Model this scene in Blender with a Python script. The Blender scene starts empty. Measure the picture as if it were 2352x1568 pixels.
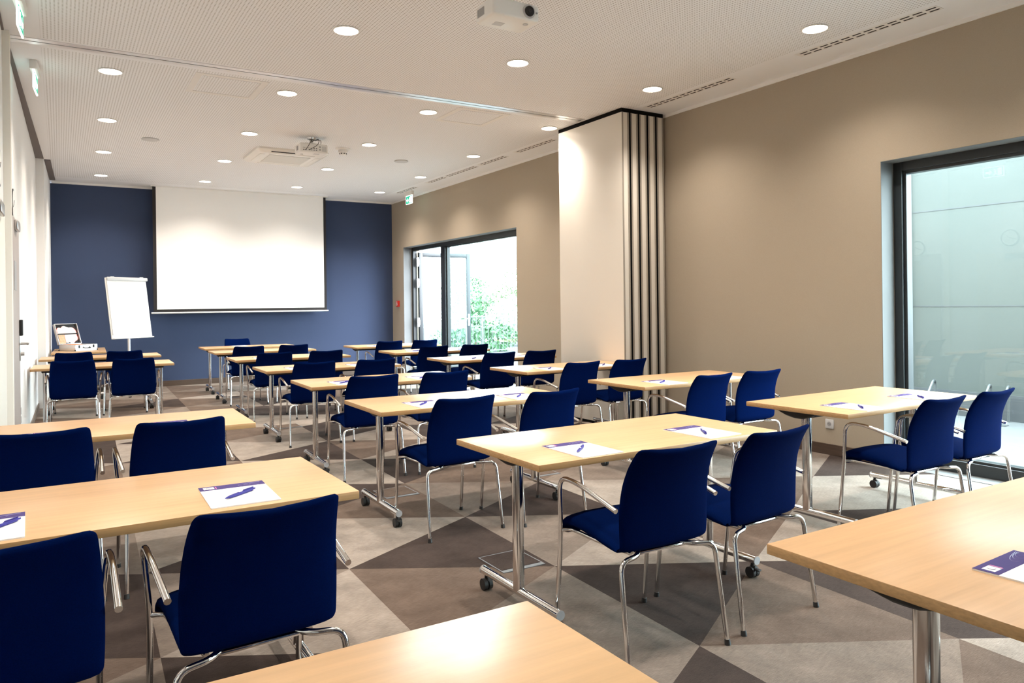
import bpy, bmesh, math, random
from mathutils import Vector, Matrix
random.seed(7)
PI = math.pi
SC = bpy.context.scene
COL = SC.collection
V = Vector

# ------------------------------------------------------------------ camera
CAM_H = 1.3982
YAW = 0.5443363
ROLL = -0.0118881
F_PX = 1715.4067
Y0 = 697.775
cd = bpy.data.cameras.new('camera')
cam = bpy.data.objects.new('camera', cd)
COL.objects.link(cam)
cd.sensor_width = 36.0
cd.lens = F_PX / 2352 * 36.0
cd.shift_y = -(784 - Y0) / 2352
cd.clip_start = 0.05
cd.clip_end = 300
cam.matrix_world = Matrix.Translation((0, 0, CAM_H)) @ Matrix.Rotation(-YAW, 4, 'Z') @ Matrix.Rotation(PI / 2, 4, 'X') @ Matrix.Rotation(ROLL, 4, 'Z')
SC.camera = cam

# ------------------------------------------------------------------ world, exposure
SC.view_settings.view_transform = 'Standard'
SC.view_settings.look = 'None'
SC.view_settings.gamma = 1.0
SC.view_settings.use_curve_mapping = False
SC.view_settings.exposure = -0.12
w = bpy.data.worlds.new('overcast_sky')
SC.world = w
w.use_nodes = True
bg = w.node_tree.nodes['Background']
bg.inputs['Color'].default_value = (0.84, 0.93, 1.0, 1)
SKY = 30.0
bg.inputs['Strength'].default_value = SKY
LAMP_W = 175.0          # each ceiling downlight
LAMP_COL = (1.0, 0.90, 0.79)
DISC_EMIT = 16.0

# ------------------------------------------------------------------ helpers
def link(o, parent=None):
    COL.objects.link(o)
    if parent is not None:
        o.parent = parent
    return o

def tag(o, label=None, cat=None, group=None, kind=None):
    if label: o['label'] = label
    if cat: o['category'] = cat
    if group: o['group'] = group
    if kind: o['kind'] = kind
    return o

def thing(name, label, cat, loc=(0, 0, 0), rz=0.0, group=None):
    o = bpy.data.objects.new(name, None)
    o.empty_display_size = 0.1
    o.location = loc
    o.rotation_euler = (0, 0, rz)
    link(o)
    return tag(o, label, cat, group)

def obj(name, bm, mats, parent=None, smooth=True, angle=0.6, label=None):
    me = bpy.data.meshes.new(name)
    bmesh.ops.recalc_face_normals(bm, faces=bm.faces)
    bm.to_mesh(me)
    bm.free()
    if not isinstance(mats, (list, tuple)):
        mats = [mats]
    for m in mats:
        me.materials.append(m)
    if smooth:
        me.shade_smooth()
        try:
            me.set_sharp_from_angle(angle=angle)
        except Exception:
            pass
    o = bpy.data.objects.new(name, me)
    link(o, parent)
    if label:
        o['label'] = label
    return o

def struct(name, bm, mats, parent=None, smooth=False):
    o = obj(name, bm, mats, parent, smooth)
    if parent is None:
        o['kind'] = 'structure'
    return o

def copy_tree(o, parent=None):
    c = o.copy()
    COL.objects.link(c)
    c.parent = parent
    for ch in o.children:
        copy_tree(ch, c)
    return c

def BM():
    return bmesh.new()

def box(bm, x0, x1, y0, y1, z0, z1, bev=0.0, seg=2, mat=0):
    vs = [bm.verts.new(p) for p in ((x0, y0, z0), (x1, y0, z0), (x1, y1, z0), (x0, y1, z0), (x0, y0, z1), (x1, y0, z1), (x1, y1, z1), (x0, y1, z1))]
    fs = [bm.faces.new([vs[i] for i in q]) for q in ((3, 2, 1, 0), (4, 5, 6, 7), (0, 1, 5, 4), (1, 2, 6, 5), (2, 3, 7, 6), (3, 0, 4, 7))]
    for f in fs: f.material_index = mat
    if bev > 0:
        es = list({e for f in fs for e in f.edges})
        r = bmesh.ops.bevel(bm, geom=es, offset=bev, segments=seg, profile=0.5, affect='EDGES', clamp_overlap=True)
        for f in r['faces']: f.material_index = mat
    return vs

def obox(bm, c, ax, ay, hx, hy, z0, z1, bev=0.0, mat=0):
    """box with plan axes ax, ay (2-D unit vectors) and half sizes hx, hy"""
    b = BM()
    box(b, -hx, hx, -hy, hy, z0, z1, bev)
    M = Matrix(((ax[0], ay[0], 0, c[0]), (ax[1], ay[1], 0, c[1]), (0, 0, 1, 0), (0, 0, 0, 1)))
    bmesh.ops.transform(b, matrix=M, verts=b.verts)
    add(bm, b, mat)

def add(bm, other, mat=None):
    me = bpy.data.meshes.new('tmp')
    other.to_mesh(me)
    other.free()
    n = len(bm.faces)
    bm.from_mesh(me)
    bpy.data.meshes.remove(me)
    if mat is not None:
        bm.faces.ensure_lookup_table()
        for f in bm.faces[n:]: f.material_index = mat

def prism(bm, pts, z0, z1, mat=0):
    a = [bm.verts.new((p[0], p[1], z0)) for p in pts]
    b = [bm.verts.new((p[0], p[1], z1)) for p in pts]
    n = len(pts)
    fs = [bm.faces.new(list(reversed(a))), bm.faces.new(b)]
    for i in range(n):
        fs.append(bm.faces.new((a[i], a[(i + 1) % n], b[(i + 1) % n], b[i])))
    for f in fs: f.material_index = mat

def rings(bm, rs, cap=True, mat=0):
    """loft closed rings (lists of points, equal counts)"""
    rows = [[bm.verts.new(p) for p in r] for r in rs]
    n = len(rows[0])
    for a, b in zip(rows, rows[1:]):
        for i in range(n):
            f = bm.faces.new((a[i], a[(i + 1) % n], b[(i + 1) % n], b[i]))
            f.material_index = mat
    if cap:
        f = bm.faces.new(list(reversed(rows[0]))); f.material_index = mat
        f = bm.faces.new(rows[-1]); f.material_index = mat

def frames(pts):
    pts = [V(p) for p in pts]
    T = []
    for i in range(len(pts)):
        a = pts[max(0, i - 1)]; b = pts[min(len(pts) - 1, i + 1)]
        T.append((b - a).normalized())
    up = V((0, 0, 1)) if abs(T[0].z) < 0.9 else V((0, 1, 0))
    n = (up - T[0] * up.dot(T[0])).normalized()
    out = []
    for i, t in enumerate(T):
        n = (n - t * n.dot(t)).normalized()
        out.append((pts[i], t, n, t.cross(n)))
    return out

def tube(bm, pts, r, n=10, mat=0, ry=None, cap=True):
    rs = []
    for i, (p, t, a, b) in enumerate(frames(pts)):
        rr = r[i] if isinstance(r, (list, tuple)) else r
        r2 = rr if ry is None else ry
        rs.append([p + a * (math.cos(2 * PI * k / n) * r2) + b * (math.sin(2 * PI * k / n) * rr) for k in range(n)])
    rings(bm, rs, cap, mat)

def cyl(bm, p0, p1, r, n=16, mat=0, r1=None):
    tube(bm, [p0, p1], [r, r if r1 is None else r1], n, mat)

def lathe(bm, prof, c=(0, 0, 0), n=24, mat=0):
    """prof: list of (radius, z)"""
    rs = []
    for r, z in prof:
        rs.append([V((c[0] + max(r, 1e-4) * math.cos(2 * PI * k / n), c[1] + max(r, 1e-4) * math.sin(2 * PI * k / n), c[2] + z)) for k in range(n)])
    rings(bm, rs, True, mat)

def smooth_path(ctrl, rad, n=6):
    """polyline with rounded corners of the given radius"""
    P = [V(p) for p in ctrl]
    out = [P[0]]
    for i in range(1, len(P) - 1):
        a, b, c = P[i - 1], P[i], P[i + 1]
        r = rad[i - 1] if isinstance(rad, (list, tuple)) else rad
        d1 = (a - b); d2 = (c - b)
        k = min(r, d1.length * 0.49, d2.length * 0.49)
        p, q = b + d1.normalized() * k, b + d2.normalized() * k
        for j in range(n + 1):
            t = j / n
            out.append(p * (1 - t) ** 2 + b * (2 * t * (1 - t)) + q * t * t)
    out.append(P[-1])
    return out

def catmull(P, n=5):
    P = [V(p) for p in P]
    out = []
    for i in range(len(P) - 1):
        p0 = P[max(0, i - 1)]; p1 = P[i]; p2 = P[i + 1]; p3 = P[min(len(P) - 1, i + 2)]
        for j in range(n):
            t = j / n
            out.append(0.5 * ((2 * p1) + (p2 - p0) * t + (2 * p0 - 5 * p1 + 4 * p2 - p3) * t * t + (3 * p1 - p0 - 3 * p2 + p3) * t ** 3))
    out.append(P[-1])
    return out

# ------------------------------------------------------------------ materials
def srgb(r, g, b):
    f = lambda c: (c / 255 / 12.92) if c / 255 <= 0.04045 else ((c / 255 + 0.055) / 1.055) ** 2.4
    return (f(r), f(g), f(b), 1)

def mat(name, col, rough=0.5, metal=0.0, noise=None, bump=None, spec=None, emit=None, sheen=None, coat=None):
    """noise=(scale xyz, amount) varies the colour; bump=(scale, strength)"""
    m = bpy.data.materials.new(name)
    m.use_nodes = True
    nt = m.node_tree
    b = nt.nodes['Principled BSDF']
    col = tuple(col) if len(col) == 4 else tuple(col) + (1,)
    b.inputs['Base Color'].default_value = col
    b.inputs['Roughness'].default_value = rough
    b.inputs['Metallic'].default_value = metal
    if spec is not None: b.inputs['Specular IOR Level'].default_value = spec
    if sheen is not None:
        b.inputs['Sheen Weight'].default_value = sheen
        b.inputs['Sheen Roughness'].default_value = 0.4
    if coat is not None:
        b.inputs['Coat Weight'].default_value = coat
        b.inputs['Coat Roughness'].default_value = 0.1
    if emit is not None:
        b.inputs['Emission Color'].default_value = tuple(emit[0]) if len(emit[0]) == 4 else tuple(emit[0]) + (1,)
        b.inputs['Emission Strength'].default_value = emit[1]
    tc = nt.nodes.new('ShaderNodeTexCoord')
    if noise is not None:
        mp = nt.nodes.new('ShaderNodeMapping')
        mp.inputs['Scale'].default_value = noise[0]
        nt.links.new(tc.outputs['Object'], mp.inputs['Vector'])
        nz = nt.nodes.new('ShaderNodeTexNoise')
        nz.inputs['Scale'].default_value = 1.0
        nz.inputs['Detail'].default_value = 5.0
        nz.inputs['Roughness'].default_value = 0.6
        nt.links.new(mp.outputs['Vector'], nz.inputs['Vector'])
        mr = nt.nodes.new('ShaderNodeMapRange')
        mr.inputs['From Min'].default_value = 0.3
        mr.inputs['From Max'].default_value = 0.7
        mr.inputs['To Min'].default_value = 1 - noise[1]
        mr.inputs['To Max'].default_value = 1 + noise[1]
        nt.links.new(nz.outputs['Fac'], mr.inputs['Value'])
        mx = nt.nodes.new('ShaderNodeVectorMath')
        mx.operation = 'SCALE'
        mx.inputs[0].default_value = col[:3]
        nt.links.new(mr.outputs['Result'], mx.inputs['Scale'])
        nt.links.new(mx.outputs['Vector'], b.inputs['Base Color'])
    if bump is not None:
        n2 = nt.nodes.new('ShaderNodeTexNoise')
        n2.inputs['Scale'].default_value = bump[0]
        n2.inputs['Detail'].default_value = 3.0
        nt.links.new(tc.outputs['Object'], n2.inputs['Vector'])
        bp = nt.nodes.new('ShaderNodeBump')
        bp.inputs['Strength'].default_value = bump[1]
        bp.inputs['Distance'].default_value = 0.01
        nt.links.new(n2.outputs['Fac'], bp.inputs['Height'])
        nt.links.new(bp.outputs['Normal'], b.inputs['Normal'])
    return m

M = {}
M['wood'] = mat('beech_laminate', (0.58, 0.362, 0.19), 0.32, noise=((1.6, 34, 34), 0.10), bump=(60, 0.02), spec=0.45)
M['wood_edge_shaded'] = mat('beech_edge_shaded', (0.44, 0.25, 0.105), 0.45, noise=((3, 60, 160), 0.16))  # same beech, darkened because the table edges catch less light
M['chrome'] = mat('chrome', (0.80, 0.79, 0.78), 0.11, 1.0)
M['steel'] = mat('brushed_steel', (0.62, 0.61, 0.60), 0.3, 1.0)
M['rim'] = mat('dull_steel', (0.20, 0.20, 0.21), 0.5, 0.6)
M['alu'] = mat('aluminium', (0.80, 0.80, 0.81), 0.32, 0.85)
M['black'] = mat('black_plastic', (0.009, 0.008, 0.008), 0.6)
M['rubber'] = mat('black_rubber', (0.015, 0.014, 0.014), 0.6)
M['navy'] = mat('navy_wool', (0.0002, 0.0050, 0.040), 0.95, noise=((300, 300, 300), 0.25), bump=(900, 0.10), spec=0.015)
M['white_wall'] = mat('white_plaster', (0.80, 0.79, 0.775), 0.7, bump=(180, 0.03))
M['cream'] = mat('cream_panel', (0.78, 0.735, 0.66), 0.45)
M['tan_wall'] = mat('tan_fabric_wallcovering', (0.37, 0.308, 0.236), 0.85, noise=((420, 420, 420), 0.10), bump=(500, 0.12))
M['blue_wall'] = mat('blue_fabric_wallcovering', (0.027, 0.044, 0.098), 0.8, noise=((380, 380, 380), 0.16), bump=(420, 0.15))
M['base'] = mat('walnut_baseboard', (0.072, 0.046, 0.032), 0.4, noise=((4, 4, 60), 0.2))
M['base_grey'] = mat('grey_baseboard', (0.16, 0.125, 0.10), 0.5)
M['gap'] = mat('painted_gap_shade', (0.155, 0.130, 0.125), 0.7)
M['white'] = mat('white_plastic', (0.80, 0.79, 0.76), 0.35)
M['paper'] = mat('white_paper', (0.84, 0.83, 0.81), 0.8, spec=0.1)
M['profile'] = mat('beige_edge_profile', (0.33, 0.295, 0.25), 0.4)
M['seal'] = mat('black_brush_seal', (0.006, 0.006, 0.006), 0.9, spec=0.1)
M['purple'] = mat('purple_print', (0.075, 0.058, 0.175), 0.8, spec=0.05)
M['pink'] = mat('pink_print', (0.6, 0.12, 0.35), 0.5)
M['pen'] = mat('blue_pen_plastic', (0.03, 0.025, 0.22), 0.5, spec=0.3)
M['ink'] = mat('dark_ink', (0.03, 0.03, 0.05), 0.5)
M['grey'] = mat('grey_plastic', (0.33, 0.32, 0.32), 0.5)
M['lgrey'] = mat('light_grey_plastic', (0.55, 0.55, 0.55), 0.5)
M['dark_frame'] = mat('anthracite_frame', (0.017, 0.021, 0.024), 0.35)
M['reveal'] = mat('pale_grey_reveal', (0.15, 0.158, 0.16), 0.7)
M['taupe'] = mat('taupe_door', (0.37, 0.315, 0.29), 0.5, bump=(200, 0.03))
M['red'] = mat('red_plastic', (0.62, 0.028, 0.018), 0.35)
M['screen'] = mat('white_screen_cloth', (0.88, 0.875, 0.86), 0.75)
M['screen_black'] = mat('black_screen_border', (0.014, 0.011, 0.011), 0.8)
M['orange'] = mat('orange_card', (0.75, 0.25, 0.06), 0.6)
M['peach'] = mat('peach_dot_sheet', (0.85, 0.6, 0.42), 0.6)
M['redcard'] = mat('red_card_edge', (0.75, 0.10, 0.05), 0.6)
M['lamp'] = mat('lit_diffuser', (0.9, 0.85, 0.8), 0.5, emit=((1.0, 0.88, 0.74), DISC_EMIT))
M['sign_green'] = mat('lit_green_sign', (0.0, 0.3, 0.16), 0.4, emit=((0.01, 0.50, 0.30), 1.0))
M['sign_white'] = mat('lit_white_sign', (0.8, 0.8, 0.8), 0.4, emit=((0.9, 1.0, 0.97), 3.5))
M['paving'] = mat('pale_paving', (0.10, 0.104, 0.107), 0.85, spec=0.1, noise=((1.2, 1.2, 1.2), 0.06))
M['render'] = mat('grey_green_render_shaded', (0.060, 0.069, 0.065), 0.8, noise=((0.8, 0.8, 0.8), 0.05), bump=(80, 0.05))  # base colour darkened to stand for the shade on this wall
M['plinth'] = mat('dark_plinth', (0.055, 0.06, 0.066), 0.8)
M['galv'] = mat('galvanised_steel', (0.10, 0.107, 0.11), 0.5, 0.4)
M['bark'] = mat('bark', (0.10, 0.07, 0.05), 0.9)
M['hedge_ground'] = mat('grass', (0.05, 0.12, 0.03), 0.9)
M['brick'] = mat('pale_house_wall', (0.55, 0.5, 0.46), 0.8)
M['roof'] = mat('red_roof', (0.35, 0.13, 0.09), 0.8)

def leaf_mat(name, col):
    m = mat(name, col, 0.6, noise=((1.5, 1.5, 1.5), 0.35))
    b = m.node_tree.nodes['Principled BSDF']
    return m
M['leaf'] = leaf_mat('green_leaves', (0.06, 0.15, 0.06))
M['leaf2'] = leaf_mat('pale_leaves', (0.13, 0.24, 0.09))
M['leaf3'] = leaf_mat('white_blossom', (0.42, 0.45, 0.38))

def glass_mat():
    m = bpy.data.materials.new('window_glass')
    m.use_nodes = True
    nt = m.node_tree
    nt.nodes.clear()
    out = nt.nodes.new('ShaderNodeOutputMaterial')
    mix = nt.nodes.new('ShaderNodeMixShader')
    tr = nt.nodes.new('ShaderNodeBsdfTransparent')
    tr.inputs['Color'].default_value = (0.90, 0.965, 0.955, 1)
    gl = nt.nodes.new('ShaderNodeBsdfGlossy')
    gl.inputs['Roughness'].default_value = 0.0
    fr = nt.nodes.new('ShaderNodeFresnel')
    fr.inputs['IOR'].default_value = 1.5
    ge = nt.nodes.new('ShaderNodeNewGeometry')
    mr = nt.nodes.new('ShaderNodeMapRange')
    mr.inputs['To Min'].default_value = 1.5
    mr.inputs['To Max'].default_value = 1 / 1.5
    nt.links.new(ge.outputs['Backfacing'], mr.inputs['Value'])
    nt.links.new(mr.outputs['Result'], fr.inputs['IOR'])
    nt.links.new(fr.outputs['Fac'], mix.inputs['Fac'])
    nt.links.new(tr.outputs['BSDF'], mix.inputs[1])
    nt.links.new(gl.outputs['BSDF'], mix.inputs[2])
    nt.links.new(mix.outputs['Shader'], out.inputs['Surface'])
    return m
M['glass'] = glass_mat()

def carpet_mat(name, col):
    m = mat(name, col, 0.95, noise=((4.5, 4.5, 4.5), 0.2), bump=(350, 0.35), spec=0.05)
    nt = m.node_tree
    b = nt.nodes['Principled BSDF']
    src = b.inputs['Base Color'].links[0].from_socket
    tc = nt.nodes.new('ShaderNodeTexCoord')
    mp = nt.nodes.new('ShaderNodeMapping')
    mp.inputs['Scale'].default_value = (30, 420, 1)
    mp.inputs['Rotation'].default_value = (0, 0, 0.2)
    nz = nt.nodes.new('ShaderNodeTexNoise')
    nz.inputs['Scale'].default_value = 1.0
    nz.inputs['Detail'].default_value = 2.0
    nt.links.new(tc.outputs['Object'], mp.inputs['Vector'])
    nt.links.new(mp.outputs['Vector'], nz.inputs['Vector'])
    mr = nt.nodes.new('ShaderNodeMapRange')
    mr.inputs['From Min'].default_value = 0.3
    mr.inputs['From Max'].default_value = 0.7
    mr.inputs['To Min'].default_value = 0.78
    mr.inputs['To Max'].default_value = 1.22
    nt.links.new(nz.outputs['Fac'], mr.inputs['Value'])
    sc = nt.nodes.new('ShaderNodeVectorMath')
    sc.operation = 'SCALE'
    nt.links.new(src, sc.inputs[0])
    nt.links.new(mr.outputs['Result'], sc.inputs['Scale'])
    nt.links.new(sc.outputs['Vector'], b.inputs['Base Color'])
    return m
CARPET = [carpet_mat('carpet_dark_brown', (0.056, 0.042, 0.037)), carpet_mat('carpet_brown', (0.135, 0.100, 0.080)), carpet_mat('carpet_taupe', (0.195, 0.158, 0.133)), carpet_mat('carpet_pale_grey', (0.285, 0.243, 0.210))]

def ceiling_mat():
    m = mat('perforated_plasterboard', (0.85, 0.865, 0.89), 0.75)
    nt = m.node_tree
    b = nt.nodes['Principled BSDF']
    tc = nt.nodes.new('ShaderNodeTexCoord')
    sep = nt.nodes.new('ShaderNodeSeparateXYZ')
    nt.links.new(tc.outputs['Object'], sep.inputs['Vector'])
    def mth(op, a, bb=None, cc=None):
        n = nt.nodes.new('ShaderNodeMath')
        n.operation = op
        for i, v in enumerate((a, bb, cc)):
            if v is None: continue
            if isinstance(v, (int, float)): n.inputs[i].default_value = v
            else: nt.links.new(v, n.inputs[i])
        return n.outputs[0]
    PITCH, R = 0.025, 0.0058
    def cell(s):
        f = mth('FRACT', mth('DIVIDE', s, PITCH))
        return mth('MULTIPLY', mth('SUBTRACT', f, 0.5), PITCH)
    cx, cy = cell(sep.outputs['X']), cell(sep.outputs['Y'])
    d2 = mth('ADD', mth('MULTIPLY', cx, cx), mth('MULTIPLY', cy, cy))
    hole = mth('LESS_THAN', d2, R * R)
    def within(s, lo, hi):
        return mth('MULTIPLY', mth('GREATER_THAN', s, lo), mth('LESS_THAN', s, hi))
    inx = within(sep.outputs['X'], -0.11, 5.42)
    iny = mth('ADD', within(sep.outputs['Y'], -2.2, 6.95), within(sep.outputs['Y'], 7.2, 14.1))
    fac = mth('MULTIPLY', hole, mth('MULTIPLY', inx, iny))
    mix = nt.nodes.new('ShaderNodeMix')
    mix.data_type = 'RGBA'
    nt.links.new(fac, mix.inputs['Factor'])
    mix.inputs['A'].default_value = (0.85, 0.865, 0.89, 1)
    mix.inputs['B'].default_value = (0.44, 0.43, 0.42, 1)
    nt.links.new(mix.outputs['Result'], b.inputs['Base Color'])
    return m
M['ceiling'] = ceiling_mat()

# ------------------------------------------------------------------ room shell
ZT = 3.507          # top of wall covering
ZC = 3.54           # ceiling
XR = 5.953          # right wall face
YB = 14.65          # blue wall face
YN = -2.6           # wall behind the camera

# floor: triangular lattice carpet
LA, LB = 0.955, 1.0835
def lat(i, j):
    y = (2.21 if i % 2 == 0 else 1.685) + LB * j
    return (2.19 + LA * i + 0.028 * (y - 1.5), y)
SEEN = {('L', -1, 2): 3, ('R', -1, 1): 0, ('L', -1, 1): 1, ('R', -1, 2): 1, ('L', -1, 3): 0, ('R', -1, 0): 2, ('L', 0, 1): 2, ('L', 0, 2): 2,
        ('R', 0, 2): 0, ('R', 0, 3): 1, ('L', 0, 3): 0, ('R', -1, 3): 3, ('R', 0, 1): 3, ('L', 0, 0): 0, ('R', 0, 0): 1, ('L', 1, 0): 0,
        ('L', 0, -1): 2, ('R', -1, -1): 0, ('R', 0, -1): 1, ('R', 1, 0): 3, ('L', 1, 1): 1, ('L', 1, 2): 3, ('R', 2, 1): 3, ('L', 2, 0): 0,
        ('R', 3, 1): 0, ('L', 3, 1): 3, ('L', 3, 2): 2, ('R', 2, 2): 3, ('R', 1, 1): 0, ('L', 2, 1): 1, ('R', 3, 0): 3, ('R', -2, 1): 3, ('R', -3, 1): 0,
        ('L', -2, 2): 3, ('R', -2, 2): 0, ('L', -2, 1): 2, ('L', -2, 0): 0, ('R', -3, 2): 2, ('R', -1, 4): 0, ('L', -1, 5): 3, ('R', -1, 5): 2,
        ('L', -1, 6): 1, ('R', -1, 6): 3, ('R', -2, 5): 0, ('R', -1, 7): 0, ('L', 0, 5): 0, ('L', 0, 6): 3, ('R', 0, 4): 3, ('L', 0, 4): 1, ('R', 0, 5): 3,
        ('L', -1, 4): 3, ('R', -2, 3): 3, ('R', -2, 4): 1, ('L', -2, 3): 0, ('L', -2, 4): 2}
bm = BM()
rc = random.Random(11)
for i in range(-5, 6):
    for j in range(-6, 14):
        up = lat(i + 1, j + 1) if i % 2 == 0 else lat(i + 1, j)
        c = SEEN.get(('L', i, j))
        if c is None: c = rc.choice((0, 1, 1, 2, 3, 3))
        f = bm.faces.new([bm.verts.new(p + (0.0,)) for p in (lat(i, j), up, lat(i, j + 1))]); f.material_index = c
        ap = lat(i, j) if i % 2 == 0 else lat(i, j + 1)
        c = SEEN.get(('R', i, j))
        if c is None: c = rc.choice((0, 1, 2, 2, 3, 3))
        f = bm.faces.new([bm.verts.new(p + (0.0,)) for p in (lat(i + 1, j), lat(i + 1, j + 1), ap)]); f.material_index = c
for co, no in (((-0.7, 0, 0), (-1, 0, 0)), ((6.02, 0, 0), (1, 0, 0)), ((0, YN - .05, 0), (0, -1, 0)), ((0, YB + .05, 0), (0, 1, 0))):
    bmesh.ops.bisect_plane(bm, geom=bm.verts[:] + bm.edges[:] + bm.faces[:], plane_co=co, plane_no=no, clear_outer=True)
bmesh.ops.remove_doubles(bm, verts=bm.verts, dist=1e-4)
struct('floor', bm, CARPET)

bm = BM(); box(bm, -1.0, 6.4, YN - .2, YB + .3, ZC, ZC + 0.25); struct('ceiling', bm, M['ceiling'])

# left wall: near run, set-back run and the thicker far run
bm = BM(); prism(bm, [(-1.0, YN), (-0.66, YN), (-0.66, 5.42), (-0.36, 5.42), (-0.36, 6.88), (-1.0, 6.88)], -0.05, ZC); struct('wall_left', bm, M['white_wall'])
bm = BM(); prism(bm, [(-0.75, 6.98), (-0.355, 6.98), (-0.275, 12.47), (-0.175, 12.47), (-0.12, YB), (-0.75, YB)], -0.05, ZC); struct('wall_left_far', bm, M['white_wall'])
bm = BM(); box(bm, -0.62, -0.31, 6.88, 6.98, 0, ZC, 0.003); struct('trim_1', bm, M['cream'])
bm = BM()
prism(bm, [(-0.355, 7.05), (-0.334, 7.05), (-0.176, 12.45), (-0.275, 12.45)], ZC - 0.012, ZC)
prism(bm, [(-0.175, 12.55), (-0.095, 12.55), (-0.045, 14.45), (-0.125, 14.45)], ZC - 0.012, ZC)
prism(bm, [(-0.36, 5.44), (-0.36, 6.86), (-0.345, 6.86), (-0.345, 5.44)], ZC - 0.012, ZC)
struct('trim_2', bm, M['gap'])  # flat strips whose dark colour stands for the shaded ceiling recess
# blue wall and the wall behind the camera
bm = BM(); box(bm, -0.75, 6.4, YB, YB + 0.3, -0.05, ZT); struct('wall_front', bm, M['blue_wall'])
bm = BM(); box(bm, -1.0, 6.4, YN - 0.2, YN, -0.05, ZC); struct('wall_back', bm, M['blue_wall'])
bm = BM(); box(bm, -0.1, 6.0, YB - 0.012, YB + .02, ZT, ZC); struct('trim_3', bm, M['white_wall'])
# right wall with two openings
W1 = (9.68, 14.05); W2 = (-0.9, 3.785); ZW = 2.565; XO = 6.30  # near opening lengthened out of view to let in more daylight
bm = BM()
for a, b in ((YN, W2[0]), (W2[1], W1[0]), (W1[1], YB)):
    box(bm, XR, XO, a, b, -0.05, ZT)
for a, b in (W2, W1):
    box(bm, XR, XO, a, b, ZW, ZT)
struct('wall_right', bm, M['tan_wall'])
bm = BM(); box(bm, XR - 0.014, XO, YN, YB, ZT, ZC); struct('trim_4', bm, M['white_wall'])
# pale linings of the window reveals
k = 5
for a, b in (W2, W1):
    bm = BM()
    box(bm, XR - 0.001, 6.12, b - 0.004, b, 0, ZW)
    box(bm, XR - 0.001, 6.12, a, a + 0.004, 0, ZW)
    box(bm, XR - 0.001, 6.12, a, b, ZW - 0.004, ZW)
    box(bm, XR - 0.001, XO + .02, a, b, -0.05, 0.004)
    struct('trim_%d' % k, bm, M['reveal']); k += 1
# baseboards
bm = BM()
for a, b in ((YN, W2[0]), (W2[1], W1[0]), (W1[1], YB)):
    box(bm, XR - 0.016, XR, a, b, 0, 0.098, 0.003)
struct('baseboard_right', bm, M['base'])
bm = BM(); box(bm, -0.1, XR - 0.016, YB - 0.016, YB, 0, 0.098, 0.003); struct('baseboard_front', bm, M['base'])
bm = BM()
prism(bm, [(-0.341, 7.95), (-0.326, 7.95), (-0.26, 12.46), (-0.275, 12.46)], 0, 0.08)
prism(bm, [(-0.175, 12.46), (-0.16, 12.46), (-0.105, YB - .016), (-0.12, YB - .016)], 0, 0.08)
box(bm, -0.66, -0.645, YN, 5.42, 0, 0.08)
box(bm, -0.36, -0.345, 6.5, 6.88, 0, 0.08)
struct('baseboard_left', bm, M['base_grey'])

# ------------------------------------------------------------------ windows
def frame_bm(bm, x0, x1, y0, y1, z0, z1, t, tb=None):
    tb = tb or t
    box(bm, x0, x1, y0, y0 + t, z0, z1, 0.004); box(bm, x0, x1, y1 - t, y1, z0, z1, 0.004)
    box(bm, x0, x1, y0 + t, y1 - t, z1 - t, z1, 0.004); box(bm, x0, x1, y0 + t, y1 - t, z0, z0 + tb, 0.004)

# window 2 (near): fixed glazing
bm = BM()
frame_bm(bm, 6.13, 6.20, W2[0], W2[1], 0.0, ZW, 0.075, 0.10)
frame_bm(bm, 6.155, 6.235, W2[0] + .07, W2[1] - .07, 0.09, ZW - .07, 0.03)
w2 = struct('window_2', bm, M['dark_frame'])
bm = BM(); box(bm, 6.185, 6.197, W2[0] + .09, W2[1] - .09, 0.115, ZW - .09)
obj('pane', bm, M['glass'], w2, False)
# window 1 (far): fixed pane and open door
bm = BM()
frame_bm(bm, 6.13, 6.21, W1[0], W1[1], 0.0, ZW, 0.075, 0.045)
box(bm, 6.12, 6.22, 12.50, 12.62, 0.04, ZW - .07, 0.004)
box(bm, 6.14, 6.21, 12.62, 12.72, 0.04, ZW - .07, 0.004)
frame_bm(bm, 6.15, 6.22, W1[0] + .07, 12.50, 0.04, ZW - .07, 0.03)
w1 = struct('window_1', bm, M['dark_frame'])
bm = BM(); box(bm, 6.18, 6.192, W1[0] + .09, 12.49, 0.07, ZW - .09); obj('pane', bm, M['glass'], w1, False)
d = thing('glass_door', 'dark framed glass door standing wide open outward at the far window', 'door', (6.22, 13.93, 0))
bm = BM()
L = 1.17
box(bm, 0.0, 0.085, -0.045, 0.02, 0.05, 2.46, 0.004); box(bm, L - 0.085, L, -0.045, 0.02, 0.05, 2.46, 0.004)
box(bm, 0.085, L - .085, -0.045, 0.02, 2.375, 2.46, 0.004); box(bm, 0.085, L - .085, -0.045, 0.02, 0.05, 0.15, 0.004)
obj('door_frame', bm, M['dark_frame'], d)
bm = BM(); box(bm, 0.08, L - .08, -0.018, -0.006, 0.14, 2.38); obj('pane', bm, M['glass'], d, False)
for z in (0.35, 1.05, 1.84, 2.27):
    bm = BM(); box(bm, -0.055, -0.005, -0.055, -0.04, z - .09, z + .09, 0.003); cyl(bm, (-0.012, -0.062, z - .05), (-0.012, -0.062, z + .05), 0.013)
    obj('hinge', bm, M['alu'], d)
bm = BM(); box(bm, L - .07, L - .03, -0.055, -0.045, 0.95, 1.2, 0.003); tube(bm, smooth_path([(L - .05, -.05, 1.1), (L - .05, -.1, 1.1), (L - .17, -.1, 1.1)], .02), .01)
obj('door_handle', bm, M['alu'], d)

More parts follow.
